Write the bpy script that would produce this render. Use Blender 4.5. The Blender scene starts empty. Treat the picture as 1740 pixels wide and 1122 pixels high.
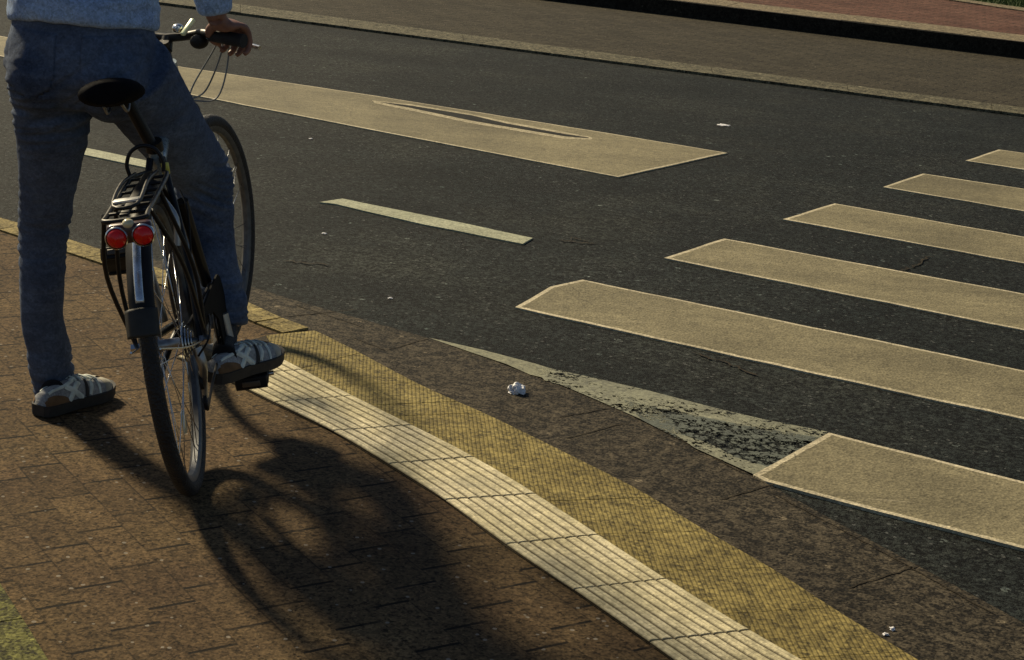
import bpy, bmesh, math, random
from math import pi, sin, cos, radians
from mathutils import Vector as V, Matrix, noise
from mathutils.geometry import tessellate_polygon
random.seed(7)
sc = bpy.context.scene
COL = sc.collection

# ------------------------------------------------------------ camera, sky, light, exposure
FPX, PITCH, ROLL, HCAM = 3000.0, radians(16), radians(4.5), 1.55
cam = bpy.data.cameras.new('camera'); camo = bpy.data.objects.new('camera', cam); COL.objects.link(camo)
cam.sensor_width = 36; cam.lens = FPX/1740*36; cam.clip_start = .05; cam.clip_end = 800
camo.matrix_world = Matrix.Translation((0, 0, HCAM)) @ Matrix.Rotation(pi/2-PITCH, 4, 'X') @ Matrix.Rotation(ROLL, 4, 'Z')
sc.camera = camo
SUN_EL, SUN_AZ = radians(34), radians(-42)       # azimuth clockwise from +Y
w = bpy.data.worlds.new('World'); sc.world = w; w.use_nodes = True
nt = w.node_tree; bg = nt.nodes['Background']
sky = nt.nodes.new('ShaderNodeTexSky'); sky.sky_type = 'NISHITA'; sky.sun_disc = False
sky.sun_elevation = SUN_EL; sky.sun_rotation = SUN_AZ
nt.links.new(sky.outputs[0], bg.inputs[0]); bg.inputs[1].default_value = .043
sl = bpy.data.lights.new('sun', 'SUN'); sl.energy = 4.5; sl.angle = radians(6); sl.color = (1, .84, .56)
so = bpy.data.objects.new('sun', sl); COL.objects.link(so)
sd = V((sin(SUN_AZ)*cos(SUN_EL), cos(SUN_AZ)*cos(SUN_EL), sin(SUN_EL)))
so.rotation_euler = sd.to_track_quat('Z', 'Y').to_euler()
sc.view_settings.view_transform = 'Standard'; sc.view_settings.look = 'None'; sc.view_settings.exposure = 0.20
sc.render.resolution_x = 1024; sc.render.resolution_y = 660

# ------------------------------------------------------------ helpers
def ray(px, py):
    x = (px-870)/FPX; y = -(py-561)/FPX
    x, y = cos(ROLL)*x-sin(ROLL)*y, sin(ROLL)*x+cos(ROLL)*y
    return V((x, cos(PITCH)+y*sin(PITCH), -sin(PITCH)+y*cos(PITCH)))
def G(px, py, z=0.0):
    d = ray(px, py); return V((0, 0, HCAM))+d*((z-HCAM)/d.z)
def P(px, py, yy):
    d = ray(px, py); return V((0, 0, HCAM))+d*(yy/d.y)

def mesh_obj(name, bm, mat=None, parent=None, smooth=True, mats=None):
    me = bpy.data.meshes.new(name)
    bmesh.ops.recalc_face_normals(bm, faces=bm.faces)
    bm.to_mesh(me); bm.free()
    for m in (mats or [mat]):
        if m: me.materials.append(m)
    if smooth:
        for p in me.polygons: p.use_smooth = True
    o = bpy.data.objects.new(name, me); COL.objects.link(o)
    if parent: o.parent = parent
    return o
def autosmooth(o, ang=40):
    me = o.data
    bm = bmesh.new(); bm.from_mesh(me)
    for e in bm.edges:
        if len(e.link_faces) == 2 and e.calc_face_angle(0) > radians(ang): e.smooth = False
    bm.to_mesh(me); bm.free(); return o
def tag(o, label=None, cat=None, group=None, kind=None):
    if label: o['label'] = label
    if cat: o['category'] = cat
    if group: o['group'] = group
    if kind: o['kind'] = kind
    return o
def empty(name, loc=(0, 0, 0)):
    o = bpy.data.objects.new(name, None); o.location = loc; o.empty_display_size = .1; COL.objects.link(o); return o

def catmull(pts, n):
    pts = [list(p) for p in pts]
    if len(pts) < 3 or n <= 1: return pts
    out = []
    ext = [[2*a-b for a, b in zip(pts[0], pts[1])]]+pts+[[2*a-b for a, b in zip(pts[-1], pts[-2])]]
    for i in range(1, len(ext)-2):
        p0, p1, p2, p3 = ext[i-1:i+3]
        for k in range(n):
            t = k/n
            out.append([.5*((2*b)+(-a+c)*t+(2*a-5*b+4*c-d)*t*t+(-a+3*b-3*c+d)*t**3) for a, b, c, d in zip(p0, p1, p2, p3)])
    out.append(pts[-1]); return out

def tube(bm, pts, r, seg=12, sub=1, side=None, cap=True, mi=0):
    """pts: list of vectors; r: number, or list of numbers / (ra, rb) pairs."""
    n = len(pts)
    rr = [r]*n if not isinstance(r, list) else r
    rr = [(q, q) if not isinstance(q, (tuple, list)) else tuple(q) for q in rr]
    rows = [list(p)+list(q) for p, q in zip(pts, rr)]
    rows = catmull(rows, sub)
    C = [V(x[:3]) for x in rows]; R = [x[3:] for x in rows]
    ref = V(side).normalized() if side else None
    rings = []; u = None
    for i, c in enumerate(C):
        t = (C[min(i+1, len(C)-1)]-C[max(i-1, 0)])
        t = t.normalized() if t.length > 1e-9 else V((0, 0, 1))
        if ref is not None: u = ref-t*ref.dot(t)
        else:
            if u is None: u = t.orthogonal()
            u = u-t*u.dot(t)
        u.normalize(); v = t.cross(u)
        rings.append([bm.verts.new(c+u*cos(2*pi*k/seg)*abs(R[i][0])+v*sin(2*pi*k/seg)*abs(R[i][1])) for k in range(seg)])
    fs = []
    for a, b in zip(rings, rings[1:]):
        for k in range(seg):
            fs.append(bm.faces.new((a[k], a[(k+1) % seg], b[(k+1) % seg], b[k])))
    if cap:
        fs.append(bm.faces.new(rings[0][::-1])); fs.append(bm.faces.new(rings[-1]))
    for f in fs: f.material_index = mi
    return rings
def blob(bm, c, r, mat=None, seg=20):
    """ellipsoid with radii r, optional rotation"""
    M = Matrix.Translation(c) @ (mat.to_4x4() if mat else Matrix.Identity(4)) @ Matrix.Diagonal((r[0], r[1], r[2], 1))
    bmesh.ops.create_uvsphere(bm, u_segments=seg, v_segments=seg//2+2, radius=1, matrix=M)
def box(bm, c, s, mat=None, bevel=0.0):
    M = Matrix.Translation(c) @ (mat.to_4x4() if mat else Matrix.Identity(4)) @ Matrix.Diagonal((s[0], s[1], s[2], 1))
    r = bmesh.ops.create_cube(bm, size=1, matrix=M)
    if bevel:
        es = list({e for v in r['verts'] for e in v.link_edges})
        bmesh.ops.bevel(bm, geom=es, offset=bevel, segments=2, affect='EDGES', profile=.6)
def prism(bm, poly, z0, z1, mi=0):
    """poly: list of (x,y); extruded between z0 and z1"""
    lo = [bm.verts.new((p[0], p[1], z0)) for p in poly]; hi = [bm.verts.new((p[0], p[1], z1)) for p in poly]
    n = len(poly)
    for t in tessellate_polygon([[V((p[0], p[1], 0)) for p in poly]]):
        f = bm.faces.new([hi[i] for i in t]); f.material_index = mi
    for i in range(n):
        f = bm.faces.new((lo[i], lo[(i+1) % n], hi[(i+1) % n], hi[i])); f.material_index = mi
def sheet(bm, poly, z, mi=0):
    vs = [bm.verts.new((p[0], p[1], z)) for p in poly]
    for t in tessellate_polygon([[V((p[0], p[1], 0)) for p in poly]]):
        f = bm.faces.new([vs[i] for i in t]); f.material_index = mi
def lathe(bm, prof, seg=40, M=Matrix.Identity(4), close=False, a0=0, a1=2*pi):
    """prof (r, h): revolve about local X (h along X)"""
    full = abs(a1-a0-2*pi) < 1e-6
    n = seg if full else seg+1
    rings = []
    for k in range(n):
        a = a0+(a1-a0)*k/seg
        rings.append([bm.verts.new(M @ V((h, r*cos(a), r*sin(a)))) for r, h in prof])
    m = len(prof)
    for k in range(seg):
        A, B = rings[k], rings[(k+1) % n]
        for j in range(m if close else m-1):
            bm.faces.new((A[j], A[(j+1) % m], B[(j+1) % m], B[j]))
    if close and not full:
        bm.faces.new(rings[0]); bm.faces.new(rings[-1][::-1])
def baked(o, voxel=None, sm=0, fn=None, mods=()):
    """evaluate remesh + smooth, then push vertices along their normals by fn(co, no)"""
    if voxel:
        m = o.modifiers.new('remesh', 'REMESH'); m.mode = 'VOXEL'; m.voxel_size = voxel; m.use_smooth_shade = True
    if sm:
        m = o.modifiers.new('smooth', 'SMOOTH'); m.iterations = sm; m.factor = .5
    bpy.context.view_layer.update()
    dg = bpy.context.evaluated_depsgraph_get()
    me = bpy.data.meshes.new_from_object(o.evaluated_get(dg), depsgraph=dg)
    mats = list(o.data.materials)
    o.modifiers.clear(); o.data = me
    me.materials.clear()
    for m in mats: me.materials.append(m)
    if fn:
        nn = [v.normal.copy() for v in me.vertices]
        for v, n in zip(me.vertices, nn): v.co += n*fn(v.co, n)
    for p in me.polygons: p.use_smooth = True
    return o

# ------------------------------------------------------------ materials
class Mat:
    def __init__(s, name, rough=.6, metal=0, spec=.5):
        s.m = bpy.data.materials.new(name); s.m.use_nodes = True; s.t = s.m.node_tree
        s.b = s.t.nodes['Principled BSDF']; s.b.inputs['Roughness'].default_value = rough
        s.b.inputs['Metallic'].default_value = metal; s.b.inputs['Specular IOR Level'].default_value = spec
        s.tc = s.t.nodes.new('ShaderNodeTexCoord'); s.co = s.tc.outputs['Object']
    def n(s, typ, **kw):
        x = s.t.nodes.new('ShaderNode'+typ)
        for k, v in kw.items(): setattr(x, k, v)
        return x
    def link(s, a, b): s.t.links.new(a, b)
    def val(s, inp, v):
        if hasattr(v, 'is_linked') or hasattr(v, 'links'): s.link(v, inp)
        else: inp.default_value = v
    def math(s, op, a, b=0, c=None, clamp=False):
        x = s.n('Math', operation=op, use_clamp=clamp); s.val(x.inputs[0], a); s.val(x.inputs[1], b)
        if c is not None: s.val(x.inputs[2], c)
        return x.outputs[0]
    def noise(s, scale, detail=4, rough=.6, co=None, dist=0):
        x = s.n('TexNoise'); s.link(co or s.co, x.inputs['Vector']); x.inputs['Scale'].default_value = scale
        x.inputs['Detail'].default_value = detail; x.inputs['Roughness'].default_value = rough; x.inputs['Distortion'].default_value = dist
        return x.outputs['Fac']
    def voro(s, scale, feature='F1', out='Distance', co=None, rnd=1):
        x = s.n('TexVoronoi', feature=feature); s.link(co or s.co, x.inputs['Vector']); x.inputs['Scale'].default_value = scale
        x.inputs['Randomness'].default_value = rnd
        return x.outputs[out]
    def ramp(s, v, stops, interp='LINEAR'):
        x = s.n('ValToRGB'); x.color_ramp.interpolation = interp; s.link(v, x.inputs[0])
        e = x.color_ramp.elements
        while len(e) < len(stops): e.new(.5)
        for i, (p, c) in enumerate(stops):
            e[i].position = p; e[i].color = (*((c,)*3 if not isinstance(c, (tuple, list)) else c), 1)
        return x.outputs[0]
    def mix(s, f, a, b, typ='MIX'):
        x = s.n('Mix', data_type='RGBA', blend_type=typ); s.val(x.inputs[0], f)
        for i, q in ((6, a), (7, b)):
            if isinstance(q, (tuple, list)): x.inputs[i].default_value = (*q, 1)
            else: s.link(q, x.inputs[i])
        return x.outputs[2]
    def base(s, c):
        if isinstance(c, (tuple, list)): s.b.inputs['Base Color'].default_value = (*c, 1)
        else: s.link(c, s.b.inputs['Base Color'])
        return s
    def bump(s, h, dist=.002, strength=1):
        x = s.n('Bump'); x.inputs['Distance'].default_value = dist; x.inputs['Strength'].default_value = strength
        s.link(h, x.inputs['Height']); s.link(x.outputs[0], s.b.inputs['Normal']); return s
    def mapping(s, rot=0, scale=(1, 1, 1), loc=(0, 0, 0), co=None):
        x = s.n('Mapping'); s.link(co or s.co, x.inputs[0]); x.inputs['Rotation'].default_value = (0, 0, rot)
        x.inputs['Scale'].default_value = scale; x.inputs['Location'].default_value = loc; return x.outputs[0]
    def grit(s, amt=.5, scales=(170, 70, 28)):
        """stone-by-stone value variation around 1, at several grain sizes"""
        g = None
        for sc_, wgt in zip(scales, (1, .75, .45)):
            c = s.voro(sc_, out='Color')
            sep = s.n('SeparateColor'); s.link(c, sep.inputs[0])
            v = s.math('MULTIPLY_ADD', sep.outputs[0], wgt, -.5*wgt)
            g = v if g is None else s.math('ADD', g, v)
        return s.math('MULTIPLY_ADD', g, amt, 1)
    def sparkle(s, scale=45, thr=.985, gain=6):
        sep = s.n('SeparateColor'); s.link(s.voro(scale, out='Color'), sep.inputs[0])
        d = s.math('LESS_THAN', s.voro(scale), .45)
        return s.math('MULTIPLY', s.math('MULTIPLY', s.math('GREATER_THAN', sep.outputs[1], thr), d), gain)

def mulcol(m, c, f):
    x = m.n('VectorMath', operation='SCALE'); m.link(c, x.inputs[0]); m.val(x.inputs['Scale'], f); return x.outputs[0]

def asphalt():
    m = Mat('asphalt', .8, spec=.10)
    big = m.ramp(m.noise(1.1, 6, .65), [(.28, (.0065, .0092, .0088)), (.5, (.0120, .0146, .0138)), (.74, (.025, .0275, .023))])
    g = m.math('MULTIPLY', m.grit(2.2, (150, 85, 45)), m.math('ADD', 1, m.sparkle(38, .993, 4)))
    g = m.math('MAXIMUM', g, .15)
    streak = m.noise(1, 5, .6, co=m.mapping(radians(16), (.25, 2.2, 1)))
    col = mulcol(m, big, m.math('MULTIPLY', g, m.math('MULTIPLY_ADD', streak, 1.3, .36)))
    col = m.mix(m.math('MULTIPLY', m.sparkle(85, .962, 1), .42), col, (.17, .175, .165))
    crack = m.math('LESS_THAN', m.voro(1.1, 'DISTANCE_TO_EDGE', co=distort(m, .25)), .0016)
    mask = m.math('GREATER_THAN', m.noise(.55, 2), .58)
    col = m.mix(m.math('MULTIPLY', m.math('MULTIPLY', crack, mask), .8), col, (.008, .008, .008))
    m.base(col); m.bump(m.math('ADD', m.math('MULTIPLY', m.noise(90, 2), .7), m.noise(230, 2)), .0035, .9)
    m.link(m.math('MULTIPLY_ADD', m.noise(60, 3), .4, .55), m.b.inputs['Roughness'])
    return m.m
def distort(m, amt, scale=3):
    x = m.n('TexNoise'); m.link(m.co, x.inputs['Vector']); x.inputs['Scale'].default_value = scale; x.inputs['Detail'].default_value = 5
    a = m.n('VectorMath', operation='SCALE'); m.link(x.outputs['Color'], a.inputs[0]); a.inputs['Scale'].default_value = amt
    b = m.n('VectorMath', operation='ADD'); m.link(m.co, b.inputs[0]); m.link(a.outputs[0], b.inputs[1]); return b.outputs[0]
def pavers(name, dirv, c1, c2, wid=.098, length=.205, joint=.0045, shift=.3, faint=.35, spark=.985):
    m = Mat(name, .85, spec=.12)
    ang = math.atan2(dirv[1], dirv[0])
    sx = m.n('SeparateXYZ'); m.link(m.mapping(-ang, co=distort(m, .006, 7)), sx.inputs[0])
    a = m.math('DIVIDE', sx.outputs[1], wid); i = m.math('FLOOR', a); fa = m.math('FRACT', a)
    b = m.math('ADD', m.math('DIVIDE', sx.outputs[0], length), m.math('MULTIPLY', i, shift)); j = m.math('FLOOR', b); fb = m.math('FRACT', b)
    ja = m.math('ABSOLUTE', m.math('SUBTRACT', fa, .5)); jb = m.math('ABSOLUTE', m.math('SUBTRACT', fb, .5))
    ea = m.math('GREATER_THAN', ja, .5-joint/wid*.45); eb = m.math('GREATER_THAN', jb, .5-joint/length*.95)
    cm = m.n('CombineXYZ'); m.link(i, cm.inputs[0]); m.link(j, cm.inputs[1])
    wn = m.n('TexWhiteNoise'); wn.noise_dimensions = '2D'; m.link(cm.outputs[0], wn.inputs['Vector'])
    tone = m.math('MULTIPLY_ADD', wn.outputs['Value'], .30, .84)
    base = m.ramp(m.noise(2.2, 5, .65), [(.3, c1), (.7, c2)])
    g = m.math('MULTIPLY', m.grit(1.0, (190, 120, 75)), 1.0)
    col = mulcol(m, base, m.math('MAXIMUM', m.math('MULTIPLY', tone, g), .2))
    wear = m.math('MULTIPLY_ADD', m.noise(7, 3), 4.0, -1.0, clamp=True)
    wear2 = m.math('MULTIPLY_ADD', m.noise(5, 3, co=m.mapping(.7, loc=(4, 9, 0))), 4.0, -1.5, clamp=True)
    e = m.math('MAXIMUM', m.math('MULTIPLY', ea, m.math('MULTIPLY', wear2, faint*2.0)), m.math('MULTIPLY', eb, m.math('MAXIMUM', wear, .15)))
    col = m.mix(m.math('MULTIPLY', e, .95), col, (.006, .005, .004))
    col = m.mix(m.math('MULTIPLY', m.sparkle(95, .988, 1), .55), col, (.34, .31, .26))
    m.base(col)
    h = m.math('ADD', m.math('MULTIPLY', m.voro(120), .5), m.math('MULTIPLY', m.math('SUBTRACT', 1, m.math('MAXIMUM', ea, eb)), 2))
    m.bump(h, .0022, .8)
    return m.m
def paint(name='road paint', c=(.235, .205, .122), edge=(.60, .53, .37)):
    """thermoplastic line; UV.x = distance to edge in metres"""
    m = Mat(name, .7, spec=.2)
    uv = m.n('UVMap'); sx = m.n('SeparateXYZ'); m.link(uv.outputs[0], sx.inputs[0])
    base = m.ramp(m.noise(2.6, 6, .7), [(.3, tuple(x*.82 for x in c)), (.7, tuple(x*1.1 for x in c))])
    e = m.math('LESS_THAN', m.math('MULTIPLY_ADD', m.noise(30, 3), .009, sx.outputs[0]), .0215)
    st_ = m.ramp(m.noise(.9, 6, .72, dist=.6), [(.35, .72), (.62, 1.08)])
    base = m.mix(1, base, st_, 'MULTIPLY')
    col = m.mix(m.math('MULTIPLY', e, m.math('MULTIPLY_ADD', m.noise(3, 3), 1.1, .2, clamp=True)), base, edge)
    col = mulcol(m, col, m.math('MAXIMUM', m.grit(.45, (170, 110, 70)), .25))
    tr = m.noise(1, 6, .65, co=m.mapping(radians(16), (.5, 5, 1)))
    col = mulcol(m, col, m.math('MULTIPLY_ADD', tr, .9, .55))
    sc = m.math('GREATER_THAN', m.noise(1, 3, .5, co=m.mapping(radians(38), (2, 34, 1))), .70)
    col = m.mix(m.math('MULTIPLY', sc, .35), col, (.42, .37, .25))
    ck = m.math('LESS_THAN', m.voro(2.4, 'DISTANCE_TO_EDGE', co=distort(m, .35, 2.5)), .004)
    cm = m.math('MULTIPLY', ck, m.math('GREATER_THAN', m.noise(1.3, 2), .6))
    col = m.mix(m.math('MULTIPLY', cm, .6), col, (.09, .08, .05))
    chips = m.math('GREATER_THAN', m.noise(16, 6, .75), .735)
    col = m.mix(m.math('MULTIPLY', chips, .55), col, (.13, .11, .075))
    m.base(col); m.bump(m.math('ADD', m.voro(110), m.noise(40, 3)), .0022, .7)
    return m.m
def worn(name, thr, c=(.33, .34, .24)):
    # speckled remains of old paint on the stones
    m = Mat(name, .6)
    n1 = m.math('ADD', m.math('MULTIPLY', m.noise(5, 4, .6, co=m.mapping(radians(20), (.6, 1.5, 1))), .42), m.math('MULTIPLY', m.noise(75, 3, .7), .58))
    mask = m.math('GREATER_THAN', n1, thr)
    m.base(mulcol(m, m.ramp(m.noise(5, 4), [(.3, tuple(x*.75 for x in c)), (.7, c)]), m.grit(.5)))
    tr = m.n('BsdfTransparent'); mx = m.n('MixShader'); m.link(mask, mx.inputs[0]); m.link(tr.outputs[0], mx.inputs[1]); m.link(m.b.outputs[0], mx.inputs[2])
    m.link(mx.outputs[0], m.t.nodes['Material Output'].inputs[0]); m.bump(m.voro(110), .0006, .5)
    return m.m
def concrete(name, c, amt=1.0, sc_=3.0, rough=.8, dark=.65):
    m = Mat(name, rough, spec=.15)
    b = m.ramp(m.noise(sc_, 7, .7), [(.28, tuple(x*dark for x in c)), (.72, tuple(x*1.15 for x in c))])
    m.base(mulcol(m, b, m.math('MAXIMUM', m.math('MULTIPLY', m.grit(amt), m.math('ADD', 1, m.sparkle(40, .985, 1.6))), .2)))
    m.bump(m.math('ADD', m.voro(130), m.noise(30, 4)), .002, .7)
    return m.m
def cloth(name, c1, c2, scale=9, weave=900, rough=.92):
    m = Mat(name, rough, spec=.2)
    b = m.ramp(m.noise(scale, 6, .65), [(.3, c1), (.7, c2)])
    m.base(mulcol(m, b, m.math('MAXIMUM', m.grit(.38, (260, 140, 60)), .3)))
    m.b.inputs['Sheen Weight'].default_value = .15
    m.bump(m.math('ADD', m.noise(weave, 2), m.math('MULTIPLY', m.noise(28, 5, .65), 3)), .0016, .7)
    return m.m
def simple(name, c, rough=.5, metal=0, spec=.5, var=.25, sc_=40, coat=0):
    m = Mat(name, rough, metal, spec)
    m.base(m.ramp(m.noise(sc_, 4), [(.3, tuple(x*(1-var) for x in c)), (.7, tuple(min(1, x*(1+var)) for x in c))]))
    m.link(m.math('MULTIPLY_ADD', m.noise(sc_*1.7, 4), .3, rough-.15, clamp=True), m.b.inputs['Roughness'])
    m.b.inputs['Coat Weight'].default_value = coat
    return m.m

gv = lambda a, b: (G(*b)-G(*a))
brick_dir = gv((250, 900), (302, 952)); 
M_asph = asphalt()
M_pave = pavers('pavement brick', brick_dir, (.072, .045, .024), (.112, .076, .036))
M_paint = paint()
M_thin = paint('thin line paint', (.24, .25, .16), (.44, .45, .32))
M_gutter = concrete('gutter concrete', (.044, .036, .024), 1.9, 2.2)
M_kerbY = concrete('yellow kerb stone', (.27, .215, .088), .9, 8)
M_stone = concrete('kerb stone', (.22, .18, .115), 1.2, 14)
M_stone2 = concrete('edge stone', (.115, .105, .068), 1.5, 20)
M_kerb_shade = concrete('shaded kerb face', (.022, .019, .014), 1.2, 12)  # kerb stone coloured near black, painting in the shade on its road-side face
M_dirt = concrete('joint dirt', (.035, .027, .016), .6, 20)
far_dir = G(1500, 150)-G(800, 45)
M_cycle = pavers('cycle path brick', far_dir, (.040, .035, .024), (.058, .050, .034), wid=.105, length=.21, shift=.5, faint=.3, joint=.005, spark=.999)
M_red = pavers('red brick', far_dir, (.088, .041, .029), (.150, .078, .055), wid=.105, length=.21, shift=.5, faint=.4, joint=.006, spark=.999)

# ------------------------------------------------------------ setting: ground, kerbs, far side
def ext(a, b, t): return a+(b-a)*t
bm = bmesh.new()
bmesh.ops.create_grid(bm, x_segments=4, y_segments=4, size=300)
tag(mesh_obj('road', bm, M_asph, smooth=False), kind='structure')

ZP = .03
K_px = [(-2200, -140), (-1300, 62), (-700, 194), (-300, 290), (0, 371), (110, 406), (190, 431), (300, 468), (418, 514), (478, 541), (541, 565), (624, 607), (723, 660), (820, 701), (916, 748), (1006, 793), (1100, 841),
        (1197, 902), (1312, 966), (1413, 1033), (1540, 1110), (1690, 1200), (1900, 1330), (2200, 1540), (2600, 1850)]
K3 = [G(x, y, ZP) for x, y in K_px]
K = [V(p) for p in catmull([list(p) for p in K3], 4)]
def offset_poly(pts, d):
    out = []
    for i, p in enumerate(pts):
        t = (pts[min(i+1, len(pts)-1)]-pts[max(i-1, 0)]); t.z = 0; t.normalize()
        out.append(p+V((t.y, -t.x, 0))*d)
    return out
# pavement slab (inside of the kerb)
inner = offset_poly(K, .002)
poly = [(p.x, p.y) for p in inner]+[(30, -30), (-60, -30), (-60, inner[0].y)]
bm = bmesh.new(); prism(bm, poly, -.1, ZP-.004)
tag(mesh_obj('pavement', bm, M_pave, smooth=False), kind='structure')
# kerb stones from the left to where the yellow tiles begin
bm = bmesh.new()
i1 = min(range(len(K)), key=lambda i: (K[i]-G(530, 561, ZP)).length)
for s in range(0, i1, 1):
    a, b = K[s].copy(), K[s+1].copy()
    d = (b-a).normalized(); nrm = V((d.y, -d.x, 0))
    w_ = .115 if s < i1-6 else .10
    L = (b-a).length; n = max(1, round(L/1.0))
    for k in range(n):
        p, q = a.lerp(b, k/n), a.lerp(b, (k+1)/n)
        if s % 4 == 0 and k == 0: p = p+d*.006
        r = [p, q, q+nrm*w_, p+nrm*w_]
        if (q-p).length > .002: prism(bm, [(v.x, v.y) for v in r], -.05, ZP+.003)
tag(mesh_obj('kerb', bm, M_kerbY, smooth=False), kind='structure')

# gutter band between kerb and asphalt
gut_px = [(190, 428), (300, 452), (420, 487), (520, 518), (620, 546), (728, 577), (830, 612), (935, 652), (1015, 682), (1090, 718), (1180, 762), (1278, 811), (1400, 878), (1500, 932), (1740, 1062), (2000, 1212), (2400, 1450)]
up = [V(p) for p in catmull([list(G(x, y)) for x, y in gut_px], 3)]
lo = [p for p in K if G(180, 428).x < p.x and p.x < up[-1].x+.3]
bm = bmesh.new(); sheet(bm, [(p.x, p.y) for p in up]+[(p.x, p.y) for p in reversed(lo)], .004)
tag(mesh_obj('gutter', bm, M_gutter, smooth=False), kind='structure')
# open joints between the gutter slabs (irregular thin lines of dirt)
def jag(bm, a, b, w, z, n=14, amp=.006):
    d = (b-a); t = d.normalized(); nn = V((-t.y, t.x, 0)); L = []; R = []
    for k in range(n+1):
        p = a+d*(k/n); o = nn*random.uniform(-amp, amp); ww = w*random.uniform(.5, 1.2)*(0.25 if k in (0, n) else 1)
        L.append(p+o+nn*ww/2); R.append(p+o-nn*ww/2)
    vl = [bm.verts.new((p.x, p.y, z)) for p in L]; vr = [bm.verts.new((p.x, p.y, z)) for p in R]
    for k in range(n): bm.faces.new((vl[k], vl[k+1], vr[k+1], vr[k]))
bm = bmesh.new()
for a, b in [((655, 598), (728, 578)), ((600, 576), (655, 598)), ((484, 541), (606, 528)), ((950, 712), (1033, 697)), ((960, 748), (1060, 722)), ((1225, 852), (1318, 825)), ((1440, 1003), (1560, 965)),
             ((985, 662), (1060, 700)), ((1060, 700), (1140, 742)), ((1140, 742), (1260, 806)), ((1310, 840), (1480, 930)), ((1480, 930), (1690, 1048)), ((620, 560), (500, 520))]:
    jag(bm, G(*a), G(*b), .0055, .0055, amp=.0025)
tag(mesh_obj('gutter_joints', bm, M_dirt, smooth=False), kind='structure')

bm = bmesh.new()
for a, b in [((1518, 465), (1545, 456)), ((1545, 456), (1582, 437)), ((950, 410), (1010, 416)), ((968, 405), (1000, 412)), ((480, 445), (560, 452)), ((1180, 600), (1290, 640))]:
    jag(bm, G(*a), G(*b), .012, .0045, amp=.012)
tag(mesh_obj('road_cracks', bm, M_dirt, smooth=False), kind='structure')

# far side of the road: low edging, cycle path, high kerb, red pavement, grass
def fl(a, b, z, t0=-6, t1=3.5):
    A, B = G(*a, z), G(*b, z); return ext(A, B, t0), ext(A, B, t1)
e0 = fl((390, 17), (1740, 191), .03); e1 = fl((390, 3), (1740, 180), .03)
k0 = fl((1335, 24), (1740, 72), .145, -14, 9); k1 = fl((1335, 13), (1740, 60), .145, -14, 9)
g0 = fl((1639, 4), (1740, 19), .145, -40, 12); g1 = fl((1639, 0), (1740, 14), .145, -40, 12)
def band(name, a, b, z0, z1, m, kind='structure', cuts=0):
    bm = bmesh.new()
    if cuts:
        for i in range(cuts):
            q = [a[0].lerp(a[1], i/cuts), a[0].lerp(a[1], (i+.9965)/cuts), b[0].lerp(b[1], (i+.9965)/cuts), b[0].lerp(b[1], i/cuts)]
            jz = random.uniform(-.002, .002)
            prism(bm, [(p.x, p.y) for p in q], z0, z1+jz)
    else: prism(bm, [(p.x, p.y) for p in (a[0], a[1], b[1], b[0])], z0, z1)
    return tag(mesh_obj(name, bm, m, smooth=False), kind=kind)
band('road_edging', e0, e1, -.05, .019, M_stone2, cuts=60)
band('cycle_path', e1, k0, -.05, .014, M_cycle)
kb = band('far_kerb', k0, k1, -.05, .143, M_kerb_shade, cuts=90)
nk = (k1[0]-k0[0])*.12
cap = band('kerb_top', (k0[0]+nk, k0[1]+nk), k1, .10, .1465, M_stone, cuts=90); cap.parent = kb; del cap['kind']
band('far_pavement', k1, g0, -.05, .137, M_red)
band('verge_edging', g0, g1, -.05, .150, M_stone, cuts=80)
M_grass = Mat('grass', .8); M_grass.base(M_grass.ramp(M_grass.noise(30, 4), [(.3, (.035, .06, .012)), (.7, (.07, .11, .02))])); M_grass = M_grass.m
far = (g1[0]+V((-40, 120, 0)), g1[1]+V((60, 120, 0)))
band('verge_soil', g1, far, -.05, .13, M_grass)
bm = bmesh.new()
A, B = G(1560, -14, .145), G(1800, 20, .145)
for i in range(9000):
    p = A.lerp(B, random.uniform(-.3, 1.4))+V((random.uniform(-.1, .1), random.random()**1.3*3.0+.06, 0)); p.z = .128
    a = random.uniform(0, 2*pi); h = random.uniform(.04, .10); wv = V((cos(a), sin(a), 0))*.004; ln = V((random.uniform(-.04, .04), random.uniform(-.04, .04), 0))
    v = [bm.verts.new(p-wv), bm.verts.new(p+wv), bm.verts.new(p+ln+V((0, 0, h)))]; bm.faces.new(v)
tag(mesh_obj('grass', bm, M_grass, smooth=False), 'short green grass of the verge at the top right corner', 'grass', kind='stuff')

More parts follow.
